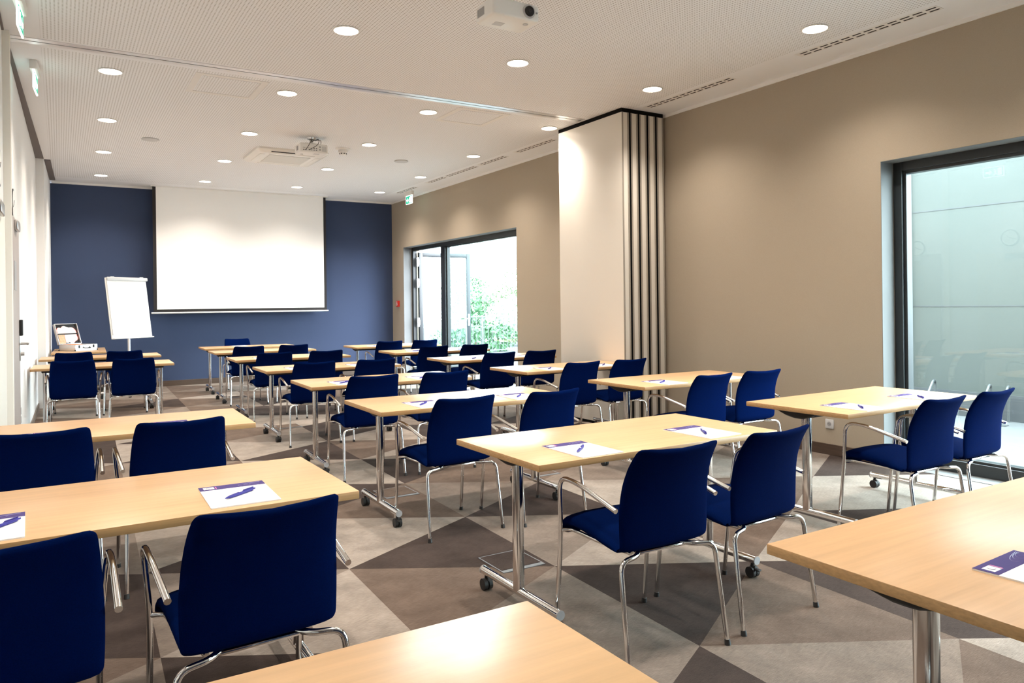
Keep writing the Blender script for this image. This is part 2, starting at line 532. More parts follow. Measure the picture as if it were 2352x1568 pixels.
# ------------------------------------------------------------------ outside
bm = BM(); box(bm, XO + .02, 60, -12, 60, -0.25, -0.03); struct('floor_outside', bm, M['paving'])
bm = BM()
box(bm, 9.40, 9.65, 2.3, 5.66, -0.03, 3.45)  # kept low and cut short out of view so more sky light enters
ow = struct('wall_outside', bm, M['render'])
bm = BM(); box(bm, 9.385, 9.40, 2.3, 5.60, -0.03, 0.27); struct('trim_8', bm, M['plinth'])
bm = BM()
for z in (1.3, 2.5): box(bm, 9.396, 9.4005, 2.3, 5.66, z, z + .012)
struct('trim_9', bm, M['plinth'])
p = thing('downpipe', 'thin grey rainwater pipe at the end of the outside wall', 'pipe', (9.36, 5.60, -0.03))
bm = BM(); cyl(bm, (0, 0, 0), (0, 0, 3.4), 0.03); obj('pipe', bm, M['grey'], p)
for z in (0.5, 1.4, 2.3, 3.2):
    bm = BM(); box(bm, -0.04, 0.045, -0.04, 0.04, z, z + .03); obj('bracket', bm, M['galv'], p)
g = thing('drain_grate', 'galvanised slotted drain grate in the paving outside the near window', 'grate', (6.56, 2.4, -0.03))
bm = BM()
box(bm, -0.10, -0.085, -1.3, 1.6, 0, 0.012); box(bm, 0.085, 0.10, -1.3, 1.6, 0, 0.012)
for i in range(60): box(bm, -0.085, 0.085, -1.3 + i * 0.049, -1.3 + i * 0.049 + 0.022, 0.002, 0.012)
obj('grille', bm, M['galv'], g)
bm = BM(); box(bm, -0.085, 0.085, -1.3, 1.6, 0.0, 0.0015); obj('channel', bm, M['plinth'], g)
ordn = ['first', 'second', 'third', 'fourth', 'fifth', 'sixth', 'seventh', 'eighth', 'ninth', 'tenth']
for i, y in enumerate((5.2, 4.55, 4.35, 3.75, 3.55, 3.35, 3.15, 2.95)):
    bm = BM()
    for s in (-1, 1):
        pass
    path = smooth_path([(8.98, y - .03, -0.03), (8.98, y - .03, 0.16), (9.22, y, 0.40), (9.31, y + .03, 0.37), (9.32, y + .05, -0.03)], [0.08, 0.07, 0.05])
    tube(bm, path, 0.014, 8)
    box(bm, 8.95, 9.05, y - .08, y + .02, -0.03, -0.022)
    o = obj('bike_rack', bm, M['galv']); tag(o, 'bent steel bike hoop outside the near window, %s counted from the wall end' % ordn[i], 'bike rack', 'bike hoops by the outside wall')

def foliage(bm, c, r, n, s, rnd):
    for _ in range(n):
        u = V((rnd.gauss(0, 1), rnd.gauss(0, 1), rnd.gauss(0, 1))).normalized()
        q = rnd.uniform(0.72, 1.05)
        p = V((c[0] + u.x * r[0] * q, c[1] + u.y * r[1] * q, c[2] + u.z * r[2] * q))
        a = V((rnd.uniform(-1, 1), rnd.uniform(-1, 1), rnd.uniform(-1, 1))).normalized()
        b = a.cross(u).normalized()
        k = s * rnd.uniform(0.6, 1.3)
        vs = [bm.verts.new(p + a * k), bm.verts.new(p + b * k * .5 + u * k * .12), bm.verts.new(p - a * k), bm.verts.new(p - b * k * .5 + u * k * .12)]
        bm.faces.new(vs)

def tree(name, label, loc, blobs, m, trunk_h, n=900, s=0.12, seed=1):
    rnd = random.Random(seed)
    t = thing(name, label, 'tree' if 'tree' in name else 'shrub', loc, 0)
    bm = BM()
    for c, r in blobs: foliage(bm, c, r, n, s, rnd)
    obj('crown', bm, m, t, False)
    bm = BM(); tube(bm, [(0, 0, 0), (0.03, 0.02, trunk_h * .6), (0.0, 0.05, trunk_h)], [0.1, 0.08, 0.05], 8); obj('trunk', bm, M['bark'], t)
tree('leafy_tree', 'green leafy tree standing beyond the railing behind the open door frame', (12.3, 23.5, -0.03), [((0, 0, 1.45), (1.0, 1.0, 1.15)), ((0.5, 0, 0.9), (0.9, .9, .8))], M['leaf'], 1.3, 2600, 0.06, 3)
tree('pale_tree', 'pale green tree beyond the railing, at the right of the far window', (16.0, 24.5, -0.03), [((0, 0, 1.7), (1.8, 1.5, 1.6)), ((-1.2, 0, 1.1), (1.0, 1.0, 1.0))], M['leaf2'], 1.6, 2600, 0.07, 4)
tree('blossom_shrub', 'rounded white flowering shrub beyond the railing outside the far window', (13.4, 21.6, -0.03), [((0, 0, 0.95), (1.25, 0.9, 0.75))], M['leaf3'], 0.5, 1800, 0.09, 5)
tree('low_shrub', 'low green shrub behind the railing outside the far window', (10.6, 19.6, -0.03), [((0, 0, 0.42), (1.5, .5, .5))], M['leaf'], 0.3, 1300, 0.08, 6)
r = thing('railing', 'pale metal railing with thin uprights outside the far window', 'railing', (8.4, 18.6, -0.03))
bm = BM(); box(bm, 0, 7.5, -.02, .02, 1.06, 1.10); obj('top_rail', bm, M['galv'], r)
bm = BM(); box(bm, 0, 7.5, -.015, .015, 0.10, 0.13); obj('bottom_rail', bm, M['galv'], r)
b0 = None
for i in range(60):
    if b0 is None:
        bm = BM(); cyl(bm, (0.06, 0, 0.12), (0.06, 0, 1.07), 0.009, 6); b0 = obj('baluster', bm, M['galv'], r)
    else:
        c = b0.copy(); COL.objects.link(c); c.location = (0.125 * i, 0, 0)
for x in (0.0, 1.85, 3.7, 5.55, 7.4):
    bm = BM(); box(bm, x, x + .04, -.025, .025, 0, 1.12); obj('post', bm, M['galv'], r)
h = thing('house', 'distant pale house with a red roof seen through the open glass door', 'house', (13.0, 40.0, -0.03), 0.1)
bm = BM(); box(bm, -5, 5, 0, 6, 0, 2.6); obj('wall', bm, M['brick'], h, False)
bm = BM()
for pp in (((-5.3, -0.3, 2.6), (5.3, -0.3, 2.6), (5.3, 3, 4.4), (-5.3, 3, 4.4)), ((-5.3, 6.3, 2.6), (5.3, 6.3, 2.6), (5.3, 3, 4.4), (-5.3, 3, 4.4))):
    a = [bm.verts.new(q) for q in pp]; b = [bm.verts.new((q[0], q[1], q[2] + .12)) for q in pp]
    bm.faces.new(a); bm.faces.new(b)
    for i in range(4): bm.faces.new((a[i], a[(i + 1) % 4], b[(i + 1) % 4], b[i]))
obj('roof', bm, M['roof'], h, False)
for x in (-3.5, -1.2, 1.2, 3.5):
    bm = BM(); box(bm, x - .5, x + .5, -0.03, 0.02, 0.9, 2.0); obj('window', bm, M['dark_frame'], h, False)

# ------------------------------------------------------------------ ceiling fittings
DL = [(0.41, 7.62), (1.97, 7.56), (3.52, 7.56), (5.13, 7.55), (0.48, 9.61), (2.02, 9.54), (3.54, 9.47), (5.13, 9.5), (0.53, 11.58), (2.08, 11.5), (3.60, 11.46), (5.18, 11.46),
      (0.585, 13.637), (2.127, 13.515), (3.654, 13.427), (5.19, 13.353), (0.38, 5.65), (1.924, 5.617), (3.502, 5.638), (5.11, 5.673),
      (0.36, 3.72), (1.92, 3.72), (3.5, 3.75), (5.111, 3.784), (0.36, 1.85), (1.92, 1.85), (3.5, 1.85), (5.1, 1.9)]
rowname = {13: 'row nearest the blue wall', 11: 'second row from the blue wall', 9: 'third row from the blue wall', 7: 'row just beyond the ceiling track', 5: 'row just before the ceiling track', 3: 'row beside the near projector', 1: 'row above the front tables', -1: 'row behind the camera'}
colname = ['leftmost', 'second from left', 'third from left', 'rightmost']
dl0 = None
for i, (x, y) in enumerate(DL):
    lab = 'round glowing ceiling downlight, %s of the %s' % (colname[i % 4], rowname[math.floor(y)])
    if dl0 is None:
        dl0 = thing('downlight', lab, 'ceiling light', (x, y, ZC), 0, 'ceiling downlights')
        bm = BM(); lathe(bm, [(0.099, 0.0), (0.104, -0.006), (0.099, -0.010), (0.093, -0.009), (0.092, 0.0)], n=32); obj('trim_ring', bm, M['white'], dl0)
        bm = BM(); lathe(bm, [(0.0, -0.007), (0.087, -0.006), (0.093, -0.004), (0.093, -0.001), (0, -0.001)], n=32); obj('diffuser', bm, M['lamp'], dl0)
        ld = bpy.data.lights.new('downlight_lamp', 'SPOT')
        ld.energy = LAMP_W; ld.color = LAMP_COL; ld.spot_size = math.radians(132); ld.spot_blend = 1.0; ld.shadow_soft_size = 0.08
        lo = bpy.data.objects.new('downlight_lamp', ld); link(lo, dl0); lo.location = (0, 0, -0.03)
    else:
        c = copy_tree(dl0); c.location = (x, y, ZC); c['label'] = lab

# movable wall track across the ceiling
bm = BM()
box(bm, -0.31, 5.25, 6.98, 7.045, ZC - .006, ZC); box(bm, -0.31, 5.25, 7.06, 7.125, ZC - .006, ZC)
tr = struct('trim_10', bm, M['alu'])
bm = BM(); box(bm, -0.31, 5.25, 7.044, 7.061, ZC - .003, ZC - .0005); obj('track_slot', bm, M['black'], tr, False)
# slot air diffusers
slots = [(3.05, 4.28), (5.02, 6.25), (8.05, 9.0), (9.3, 10.1), (10.2, 11.2), (11.3, 12.0), (12.5, 13.3)]
for i, (a, b) in enumerate(slots):
    t = thing('slot_diffuser', 'white twin-slot air diffuser in the ceiling edge, %s from the camera' % ordn[i], 'air vent', (5.545, a, ZC), 0, 'slot diffusers along the right ceiling edge')
    bm = BM(); box(bm, -0.055, 0.055, 0, b - a, -0.003, 0); obj('plate', bm, M['white_wall'], t, False)
    bm = BM()
    n = int((b - a) / 0.1)
    for q in (-0.026, 0.026):
        for j in range(n):
            box(bm, q - .009, q + .009, j * .1 + .015, j * .1 + .087, -0.0045, -0.0028)
    obj('slot', bm, M['black'], t, False)
# access panels
for i, (x0, x1, y0, y1, lab) in enumerate(((1.08, 1.73, 7.28, 7.97, 'white framed access panel in the perforated ceiling, left one beyond the track'), (3.73, 4.38, 7.22, 7.87, 'white framed access panel in the perforated ceiling, right one beyond the track'))):
    t = thing('access_panel', lab, 'ceiling panel', (x0, y0, ZC), 0, 'ceiling access panels')
    bm = BM()
    X, Y = x1 - x0, y1 - y0
    for a in ((0, X, 0, .06), (0, X, Y - .06, Y), (0, .06, .06, Y - .06), (X - .06, X, .06, Y - .06)): box(bm, a[0], a[1], a[2], a[3], -0.004, 0)
    obj('frame', bm, M['white_wall'], t, False)
    bm = BM(); box(bm, .075, X - .075, .075, Y - .075, -0.003, 0); o = obj('panel', bm, M['ceiling'], t, False)
# ceiling speakers, smoke detector
for x, y, lab in ((1.0, 10.45, 'flat round white ceiling speaker, left one'), (4.36, 10.33, 'flat round white ceiling speaker, right one')):
    bm = BM(); lathe(bm, [(0.10, 0), (0.105, -0.006), (0.10, -0.012), (0.0, -0.013)], n=28)
    o = obj('ceiling_speaker', bm, M['lgrey']); o.location = (x, y, ZC); tag(o, lab, 'speaker', 'ceiling speakers')
t = thing('smoke_detector', 'white two-tier smoke detector on the ceiling right of the far projector', 'smoke detector', (3.32, 9.88, ZC))
bm = BM(); lathe(bm, [(0.0, 0), (0.10, 0), (0.10, -0.012), (0.075, -0.02), (0.0, -0.02)]); obj('base', bm, M['white'], t)
bm = BM(); lathe(bm, [(0.062, -0.02), (0.062, -0.05), (0.045, -0.06), (0.045, -0.085), (0.0, -0.09)]); obj('sensor_head', bm, M['white'], t)
bm = BM()
for i in range(8):
    a = i * PI / 4; box(bm, .045 * math.cos(a) - .006, .045 * math.cos(a) + .006, .045 * math.sin(a) - .006, .045 * math.sin(a) + .006, -0.08, -0.066)
obj('vent', bm, M['black'], t, False)
# air-conditioning cassette
t = thing('air_conditioner', 'square white ceiling air-conditioning cassette with a slatted centre', 'air conditioner', (2.76, 10.73, ZC))
bm = BM()
def sq(h, z, rr=0.05):
    out = []
    for cx, cy, a0 in ((1, 1, 0), (-1, 1, PI / 2), (-1, -1, PI), (1, -1, 1.5 * PI)):
        for k in range(5):
            a = a0 + k * PI / 8
            out.append(V((cx * (h - rr) + rr * math.cos(a), cy * (h - rr) + rr * math.sin(a), z)))
    return out
rings(bm, [sq(.49, 0), sq(.485, -.02), sq(.44, -.055), sq(.30, -.06), sq(.29, -.057)])
obj('body', bm, M['white'], t)
bm = BM()
for i in range(19):
    y = -0.27 + i * 0.03
    box(bm, -0.28, 0.28, y - .008, y + .008, -0.064, -0.056)
obj('grille', bm, M['white'], t, False)
bm = BM(); box(bm, -0.28, 0.28, -0.28, 0.28, -0.0585, -0.057); obj('filter', bm, M['lgrey'], t, False)
for s in range(4):
    bm = BM(); b = BM(); box(b, -0.30, 0.30, -0.415, -0.345, -0.062, -0.045, 0.004)
    bmesh.ops.rotate(b, verts=b.verts, cent=(0, 0, 0), matrix=Matrix.Rotation(s * PI / 2, 3, 'Z')); add(bm, b)
    obj('louver', bm, M['white'], t)
bm = BM(); box(bm, -0.30, 0.30, -0.455, -0.42, -0.054, -0.043)
obj('outlet', bm, M['black'], t, False)

# projectors
def projector(label, loc, rz, z):
    t = thing('projector', label, 'projector', (loc[0], loc[1], z), rz)      # lens looks along local +y
    bm = BM(); box(bm, -0.18, 0.18, -0.12, 0.12, 0, 0.115, 0.018, 4); obj('body', bm, M['white'], t)
    bm = BM(); cyl(bm, (-0.095, 0.112, .06), (-0.095, 0.126, .06), .047, 28); obj('lens_ring', bm, M['lgrey'], t)
    bm = BM(); cyl(bm, (-0.095, 0.115, .06), (-0.095, 0.134, .06), .034, 28); ln = obj('lens', bm, M['black'], t)
    bm = BM(); cyl(bm, (-0.095, 0.130, .06), (-0.095, 0.136, .06), .014, 20); obj('lens_glass', bm, mat('lens_coating_' + t.name, (0.01, 0.012, 0.02), 0.03), ln)
    bm = BM(); cyl(bm, (-0.157, 0.119, .06), (-0.157, 0.123, .06), .007, 14); obj('sensor_window', bm, M['grey'], t)
    bm = BM()
    for i in range(12): box(bm, 0.179, 0.1815, -0.09 + i * .008, -0.086 + i * .008, 0.03, 0.085)
    for i in range(10): box(bm, -0.1815, -0.179, -0.05 + i * .008, -0.046 + i * .008, 0.03, 0.085)
    obj('air_vent', bm, M['grey'], t, False)
    bm = BM()
    for i in range(7): box(bm, -0.14 + i * .017, -0.134 + i * .017, -0.1215, -0.119, .05, .056)
    for q in ((-.13, .028), (-.105, .028), (-.06, .03), (-.03, .03), (.0, .05), (.0, .03), (.03, .05), (.03, .03)): box(bm, q[0] - .009, q[0] + .009, -0.1215, -0.119, q[1] - .004, q[1] + .004)
    obj('port', bm, M['black'], t, False)
    bm = BM()
    for i in range(7): box(bm, .10, .155, -0.1212, -0.119, .025 + i * .009, .028 + i * .009)
    box(bm, .065, .085, -0.1212, -0.119, .03, .05); box(bm, .065, .085, -0.1212, -0.119, .065, .085)
    obj('rear_label', bm, M['grey'], t, False)
    bm = BM(); cyl(bm, (-.11, .05, -.004), (-.11, .05, .003), .018); box(bm, .02, .09, -.06, .0, -.0012, .004); obj('adjuster_foot', bm, M['lgrey'], t)
    top = ZC - z
    bm = BM(); cyl(bm, (0, 0, .13), (0, 0, top), .022); lathe(bm, [(0.0, top), (.06, top), (.055, top - .02), (.025, top - .035)], n=20)
    obj('mount_pole', bm, M['steel'], t)
    bm = BM(); box(bm, -.09, .09, -.05, .05, .113, .132, .004)
    for a in ((-.1, -.06), (.1, -.06), (-.1, .06), (.1, .06)): tube(bm, [(a[0] * .6, a[1] * .6, .125), (a[0], a[1], .114)], .006, 6)
    obj('mount_plate', bm, M['steel'], t)
    cs = (((.0, -.03, top - .05), (.06, -.11, .17), (.03, -.16, .09), (-.06, -.124, .03)), ((.0, -.03, top - .06), (-.03, -.12, .15), (-.09, -.17, .06), (-.105, -.124, .028)), ((.01, -.03, top - .04), (.09, -.08, .17), (.1, -.07, .12), (.06, -.05, .117)))
    for c in cs:
        bm = BM(); tube(bm, catmull(c, 6), .0035, 6); obj('cable', bm, M['rubber'], t)
    return t
projector('white projector hanging from the ceiling at the top edge, lens towards the camera', (2.60, 4.31), PI, 3.285)
projector('white projector on a short steel pole, back with ports and cables towards the camera', (2.76, 9.45), 0.0, 3.335)

# exit signs hanging from the ceiling
def exit_sign(label, loc, rz, w=0.30):
    t = thing('exit_sign', label, 'exit sign', (loc[0], loc[1], ZC), rz, 'green exit signs')    # face in the local xz plane
    bm = BM(); box(bm, -w / 2 - .01, w / 2 + .01, -.028, .028, -.075, 0, .005); obj('housing', bm, M['white'], t)
    bm = BM(); box(bm, -w / 2, w / 2, -.006, .006, -.235, -.075, .002); obj('panel', bm, M['sign_white'], t)
    for s in (-1, 1):
        bm = BM(); box(bm, -w / 2 + .012, w / 2 - .012, s * .0061 - .0006, s * .0061 + .0006, -.225, -.085); f = obj('green_field', bm, M['sign_green'], t, False)
        bm = BM()
        y0, y1 = s * .007 - .0005, s * .007 + .0005
        def pl(pts):
            a = [bm.verts.new((q[0], y0, q[1])) for q in pts]; b = [bm.verts.new((q[0], y1, q[1])) for q in pts]
            bm.faces.new(a); bm.faces.new(b)
            for i in range(len(pts)): bm.faces.new((a[i], a[(i + 1) % len(pts)], b[(i + 1) % len(pts)], b[i]))
        pl([(-.12, -.215), (-.12, -.10), (-.06, -.10), (-.06, -.215)])                                # doorway
        pl([(.115, -.145), (.06, -.145), (.06, -.115), (.015, -.16), (.06, -.205), (.06, -.175), (.115, -.175)])   # arrow
        pl([(-.035, -.125), (-.022, -.105), (-.009, -.125), (-.022, -.138)])                          # head
        pl([(-.045, -.14), (-.012, -.14), (-.02, -.175), (.002, -.21), (-.012, -.212), (-.028, -.185), (-.05, -.205), (-.056, -.195), (-.036, -.172)])
        obj('pictogram', bm, M['sign_white'], f, False)
exit_sign('lit green exit sign hanging from the ceiling beside the far window', (5.66, 13.05), PI / 2)
exit_sign('lit exit sign at the left ceiling edge just beyond the track, seen edge-on', (-0.165, 7.75), PI / 2 - .07)
exit_sign('lit exit sign in the top left corner, before the track', (-0.215, 6.12), PI / 2 - .07)

# ------------------------------------------------------------------ folding partition parked against the right wall
t = thing('folding_partition', 'stack of cream folding partition panels parked against the right wall', 'partition', (5.295, 6.38, 0))
n = 5; pw = 0.127
p0 = None; s0 = None
for i in range(n):
    if p0 is None:
        bm = BM()
        box(bm, 0, .100, 0.0, 1.21, 0.03, ZC - .045, .002)
        p0 = obj('panel', bm, M['cream'], t)
        bm = BM(); box(bm, .001, .020, -.007, .004, 0.03, ZC - .046, .002); box(bm, .080, .099, -.007, .004, 0.03, ZC - .046, .002)
        obj('edge_profile', bm, M['profile'], p0)
        bm = BM(); box(bm, .0985, .1285, -.001, 1.2, 0.02, ZC - .03); s0 = obj('seal', bm, M['seal'], t, False)
    else:
        c = copy_tree(p0, t); c.location = (i * pw, 0, 0)
        if i < n - 1:
            c = s0.copy(); COL.objects.link(c); c.location = (i * pw, 0, 0)
bm = BM(); box(bm, 0, 0.606, 0.0, 1.21, ZC - .046, ZC - .001); box(bm, .005, .606, .01, 1.2, 0, .031); obj('track_gap', bm, M['seal'], t, False)

# ------------------------------------------------------------------ things on the left wall
def wall_x(y): return -0.355 + (y - 6.98) * 0.08 / 5.49
t = thing('entrance_door', 'taupe door in the left wall beyond the cream post, with silver lever handle', 'door', (wall_x(7.45), 7.45, 0), -0.0174)
bm = BM(); box(bm, 0.002, 0.035, -.42, .46, 0.01, 2.16, .003); obj('door_leaf', bm, M['taupe'], t)
bm = BM(); box(bm, .035, .043, .375, .425, .95, 1.22, .004); cyl(bm, (.04, .40, 1.1), (.095, .40, 1.1), .011); tube(bm, smooth_path([(.09, .40, 1.1), (.1, .40, 1.1), (.1, .28, 1.1)], .01), .010); cyl(bm, (.04, .4, 1.01), (.07, .4, 1.01), .016)
obj('door_handle', bm, M['steel'], t)
bm = BM(); box(bm, .035, .062, .37, .43, 1.17, 1.31, .006); obj('card_reader', bm, M['black'], t)
bm = BM(); box(bm, .035, .062, -.10, .20, 2.06, 2.14, .008); obj('door_closer', bm, M['steel'], t)
bm = BM(); box(bm, .035, .038, -.14, .10, 1.56, 1.80); obj('notice_sheet', bm, M['grey'], t, False)
t = thing('near_door', 'pale door in the left wall before the cream post, only its closer in view', 'door', (-0.36, 5.95, 0))
bm = BM(); box(bm, 0.002, 0.03, -.5, .5, 0.01, 2.12, .003); obj('door_leaf', bm, M['cream'], t)
bm = BM(); box(bm, .028, .052, -.25, .07, 2.02, 2.10, .006); obj('door_closer', bm, M['steel'], t)
def clock(label, loc):
    t = thing('wall_clock', label, 'clock', loc, -0.0174)
    def disc(x0, x1, r): 
        bm = BM(); cyl(bm, (x0, 0, 0), (x1, 0, 0), r, 32); return bm
    obj('case', disc(0.001, .03, .13), M['dark_frame'], t); obj('dial', disc(.028, .031, .115), M['white'], t)
    for a, l in ((0.9, .075), (-1.9, .11)):
        bm = BM(); tube(bm, [(.0315, 0, 0), (.0315, l * .85 * math.sin(a), l * .85 * math.cos(a))], .0025, 6); obj('hand', bm, M['black'], t)
clock('round wall clock with dark rim above the entrance door, seen edge-on', (wall_x(7.42), 7.42, 2.27))
clock('round wall clock above the near left door', (-0.36, 5.95, 2.34))
t = thing('wall_socket', 'small grey socket box low on the left wall beside the door', 'socket', (wall_x(8.2), 8.2, .43))
bm = BM(); box(bm, .001, .02, -.045, .045, -.09, .09, .004); obj('plate', bm, M['lgrey'], t)
bm = BM(); box(bm, .02, .024, -.03, .03, -.07, -.01, .003); box(bm, .02, .024, -.03, .03, .01, .07, .003); obj('insert', bm, M['grey'], t)
t = thing('wall_socket', 'square grey wall socket on the tan wall behind the nearest right-column table', 'socket', (XR, 4.30, .279))
bm = BM(); box(bm, -.012, 0, -.042, .042, -.042, .042, .004); obj('plate', bm, M['lgrey'], t)
bm = BM(); cyl(bm, (-.013, 0, 0), (-.011, 0, 0), .021, 24); obj('insert', bm, M['grey'], t)
bm = BM(); cyl(bm, (-.0145, .009, 0), (-.012, .009, 0), .0035, 8); cyl(bm, (-.0145, -.009, 0), (-.012, -.009, 0), .0035, 8); obj('pin_hole', bm, M['black'], t)
t = thing('fire_alarm', 'red fire alarm call point on the right wall next to the blue wall', 'fire alarm', (XR, 14.33, 1.43))
bm = BM(); box(bm, -.04, 0, -.062, .062, -.062, .062, .006); obj('box', bm, M['red'], t)
bm = BM(); box(bm, -.0415, -.039, -.026, .026, -.036, .012, .002); obj('button_plate', bm, M['white'], t)
bm = BM(); cyl(bm, (-.045, 0, -.012), (-.04, 0, -.012), .009, 12); obj('button', bm, M['black'], t)
bm = BM(); box(bm, -.0412, -.0395, -.03, .03, .028, .042); obj('label_strip', bm, M['white'], t, False)

# ------------------------------------------------------------------ projection screen
t = thing('projection_screen', 'large white projection screen with black border in front of the blue wall', 'screen', (0, YB - .25, 0))
xs0, xs1, zb, zt = 1.40, 4.475, 1.325, ZC - .002
bm = BM(); box(bm, xs0, xs1, 0, .003, zb, zt); obj('border', bm, M['screen_black'], t, False)
bm = BM(); box(bm, xs0 + .055, xs1 - .05, -.0025, -.0002, zb + .05, zt); obj('cloth', bm, M['screen'], t, False)
bm = BM(); tube(bm, [(xs0 - .035, .0, zb - .012), (xs1 + .03, .0, zb - .012)], .014, 10); obj('bottom_bar', bm, M['white'], t)
bm = BM(); box(bm, xs0 - .03, xs1 + .03, -.05, .07, ZC - .015, ZC); obj('casing', bm, M['white'], t)

# ------------------------------------------------------------------ flip chart
t = thing('flip_chart', 'white flip chart easel on a single pole in the left corner', 'flip chart', (0.942, 13.424, 0), 0.6)
LEAN = 0.15
Ml = Matrix.Translation((0, -.09, .923)) @ Matrix.Rotation(-LEAN, 4, 'X')
def lean(bm):
    bmesh.ops.transform(bm, matrix=Ml, verts=bm.verts); return bm
bm = BM(); box(bm, -.367, .367, 0, .022, 0, .976, .006); obj('board', lean(bm), M['white'], t)
bm = BM(); box(bm, -.35, .35, -.012, -.0002, .06, .94); pp = obj('paper_pad', lean(bm), M['paper'], t, False)
bm = BM()
for i in range(9): box(bm, .13 + i * .02, .143 + i * .02, -.0128, -.0118, .10 + .004 * math.sin(i * 2.1), .107 + .004 * math.sin(i * 2.1))
obj('small_print', lean(bm), M['lgrey'], pp, False)
bm = BM(); box(bm, -.355, .38, -.035, 0, .925, .982, .012); box(bm, -.28, -.22, -.02, .01, .976, .992, .004); box(bm, .25, .31, -.02, .01, .976, .992, .004); obj('clamp_bar', lean(bm), M['lgrey'], t)
bm = BM(); box(bm, -.362, .362, -.05, 0, -.005, .012, .004); obj('pen_tray', lean(bm), M['white'], t)
bm = BM(); cyl(bm, (0, 0, .06), (0, 0, 1.25), .02); obj('pole', bm, M['alu'], t)
for i in range(5):
    a = i * 2 * PI / 5 + .3
    bm = BM(); tube(bm, [(0, 0, .09), (.28 * math.cos(a), .28 * math.sin(a), .065)], .013, 8); lg = obj('leg', bm, M['alu'], t)
    bm = BM(); cyl(bm, (.28 * math.cos(a) - .01, .28 * math.sin(a), .028), (.28 * math.cos(a) + .01, .28 * math.sin(a), .028), .028, 14); obj('caster', bm, M['black'], lg)

# ------------------------------------------------------------------ folding tables
TL, TD, TH, TT = 1.456, 0.7285, 0.7402, 0.028
INS = 0.123
def make_table(name):
    t = bpy.data.objects.new(name, None); link(t)
    bm = BM(); box(bm, -TL / 2, TL / 2, -TD / 2, TD / 2, TH - TT, TH, .002, 2)
    bm.normal_update()
    for f in bm.faces:
        if abs(f.normal.z) < .5: f.material_index = 1
    obj('tabletop', bm, [M['wood'], M['wood_edge_shaded']], t)
    bm = BM(); box(bm, -TL / 2 + INS, TL / 2 - INS, -.03, .03, TH - TT - .045, TH - TT - .004, .004); obj('beam', bm, M['black'], t)
    for s in (-1, 1):
        x = s * (TL / 2 - INS)
        # black fold bracket: boat shaped
        bm = BM(); rs = []
        for k in range(9):
            u = -1 + k / 4
            y = .07 + u * .135
            dpt = (.055 - .022 * max(0, u)) * max(.25, (1 - abs(u) ** 5)) 
            hw = .032
            rs.append([V((x - hw, y, TH - TT)), V((x + hw, y, TH - TT)), V((x + hw, y, TH - TT - dpt * .8)), V((x + hw * .6, y, TH - TT - dpt)), V((x - hw * .6, y, TH - TT - dpt)), V((x - hw, y, TH - TT - dpt * .8))])
        rings(bm, rs); obj('fold_bracket', bm, M['black'], t, angle=.9)
        bm = BM(); rs = []
        for z in (.094, TH - TT - .04):
            rs.append([V((x + .021 * math.copysign(abs(math.cos(2 * PI * k / 24)) ** .6, math.cos(2 * PI * k / 24)), .028 * math.copysign(abs(math.sin(2 * PI * k / 24)) ** .6, math.sin(2 * PI * k / 24)), z)) for k in range(24)])
        rings(bm, rs); obj('leg', bm, M['chrome'], t)
        bm = BM(); tube(bm, [(x, -.325, .09), (x, .325, .09)], .0205, 18)
        fb = obj('foot_bar', bm, M['chrome'], t)
        for q in (-1, 1):
            bm = BM(); cyl(bm, (x, q * .325, .09), (x, q * .331, .09), .0212, 18); obj('end_cap', bm, M['grey'], fb)
        for q in (-1, 1):
            y = q * .30
            bm = BM()
            for e in (-.013, .013): cyl(bm, (x + e - .0095, y, .028), (x + e + .0095, y, .028), .028, 20)
            box(bm, x - .006, x + .006, y - .02, y + .012, .02, .062, .004)
            cyl(bm, (x, y - .0, .055), (x, y, .078), .009)
            ca = obj('caster', bm, M['black'], t)
            if q < 0:
                bm = BM(); box(bm, x - .012, x + .012, y - .048, y - .015, .04, .05, .003); obj('brake_tab', bm, M['black'], ca)
    return t

TABLES = {'A1': (.153, 1.04, .0), 'A2': (.173, 2.915, .011), 'A3': (.225, 4.769, -.017), 'A4': (.448, 10.123, -.032), 'A5': (.49, 11.879, -.026), 'A6': (.262, 13.80, PI / 2 - .03),
          'B1': (2.361, 1.015, 0.0), 'B2': (2.384, 2.913, .007), 'B3': (2.418, 4.707, -.014), 'B4': (2.481, 6.383, -.027), 'B5': (2.528, 8.149, -.02), 'B6': (2.59, 10.001, -.033), 'B7': (2.64, 11.749, -.021), 'B8': (2.702, 13.068, -.017),
          'C1': (4.582, 3.054, .025), 'C2': (4.6, 4.792, .006), 'C3': (4.56, 6.431, 0), 'C4': (4.634, 8.153, -.009), 'C5': (4.686, 9.952, -.033), 'C6': (4.742, 11.696, -.035)}
cols = {'A': 'left column', 'B': 'middle column', 'C': 'right column'}
def where(k): return '%s table of the %s' % (ordn[int(k[1]) - 1], cols[k[0]])
tb0 = make_table('folding_table')
first = True
for k, (x, y, a) in TABLES.items():
    t = tb0 if first else copy_tree(tb0)
    first = False
    t.location = (x, y, 0); t.rotation_euler = (0, 0, a)
    if k == 'A6': lab = 'beech folding table against the left wall carrying the open silver case'
    elif k == 'B8': lab = 'beech folding table facing the class in front of the screen, last of the middle column'
    else: lab = 'beech folding table on chrome legs, %s from the camera in the %s' % (ordn[int(k[1]) - 1], cols[k[0]])
    tag(t, lab, 'table', 'beech folding tables')

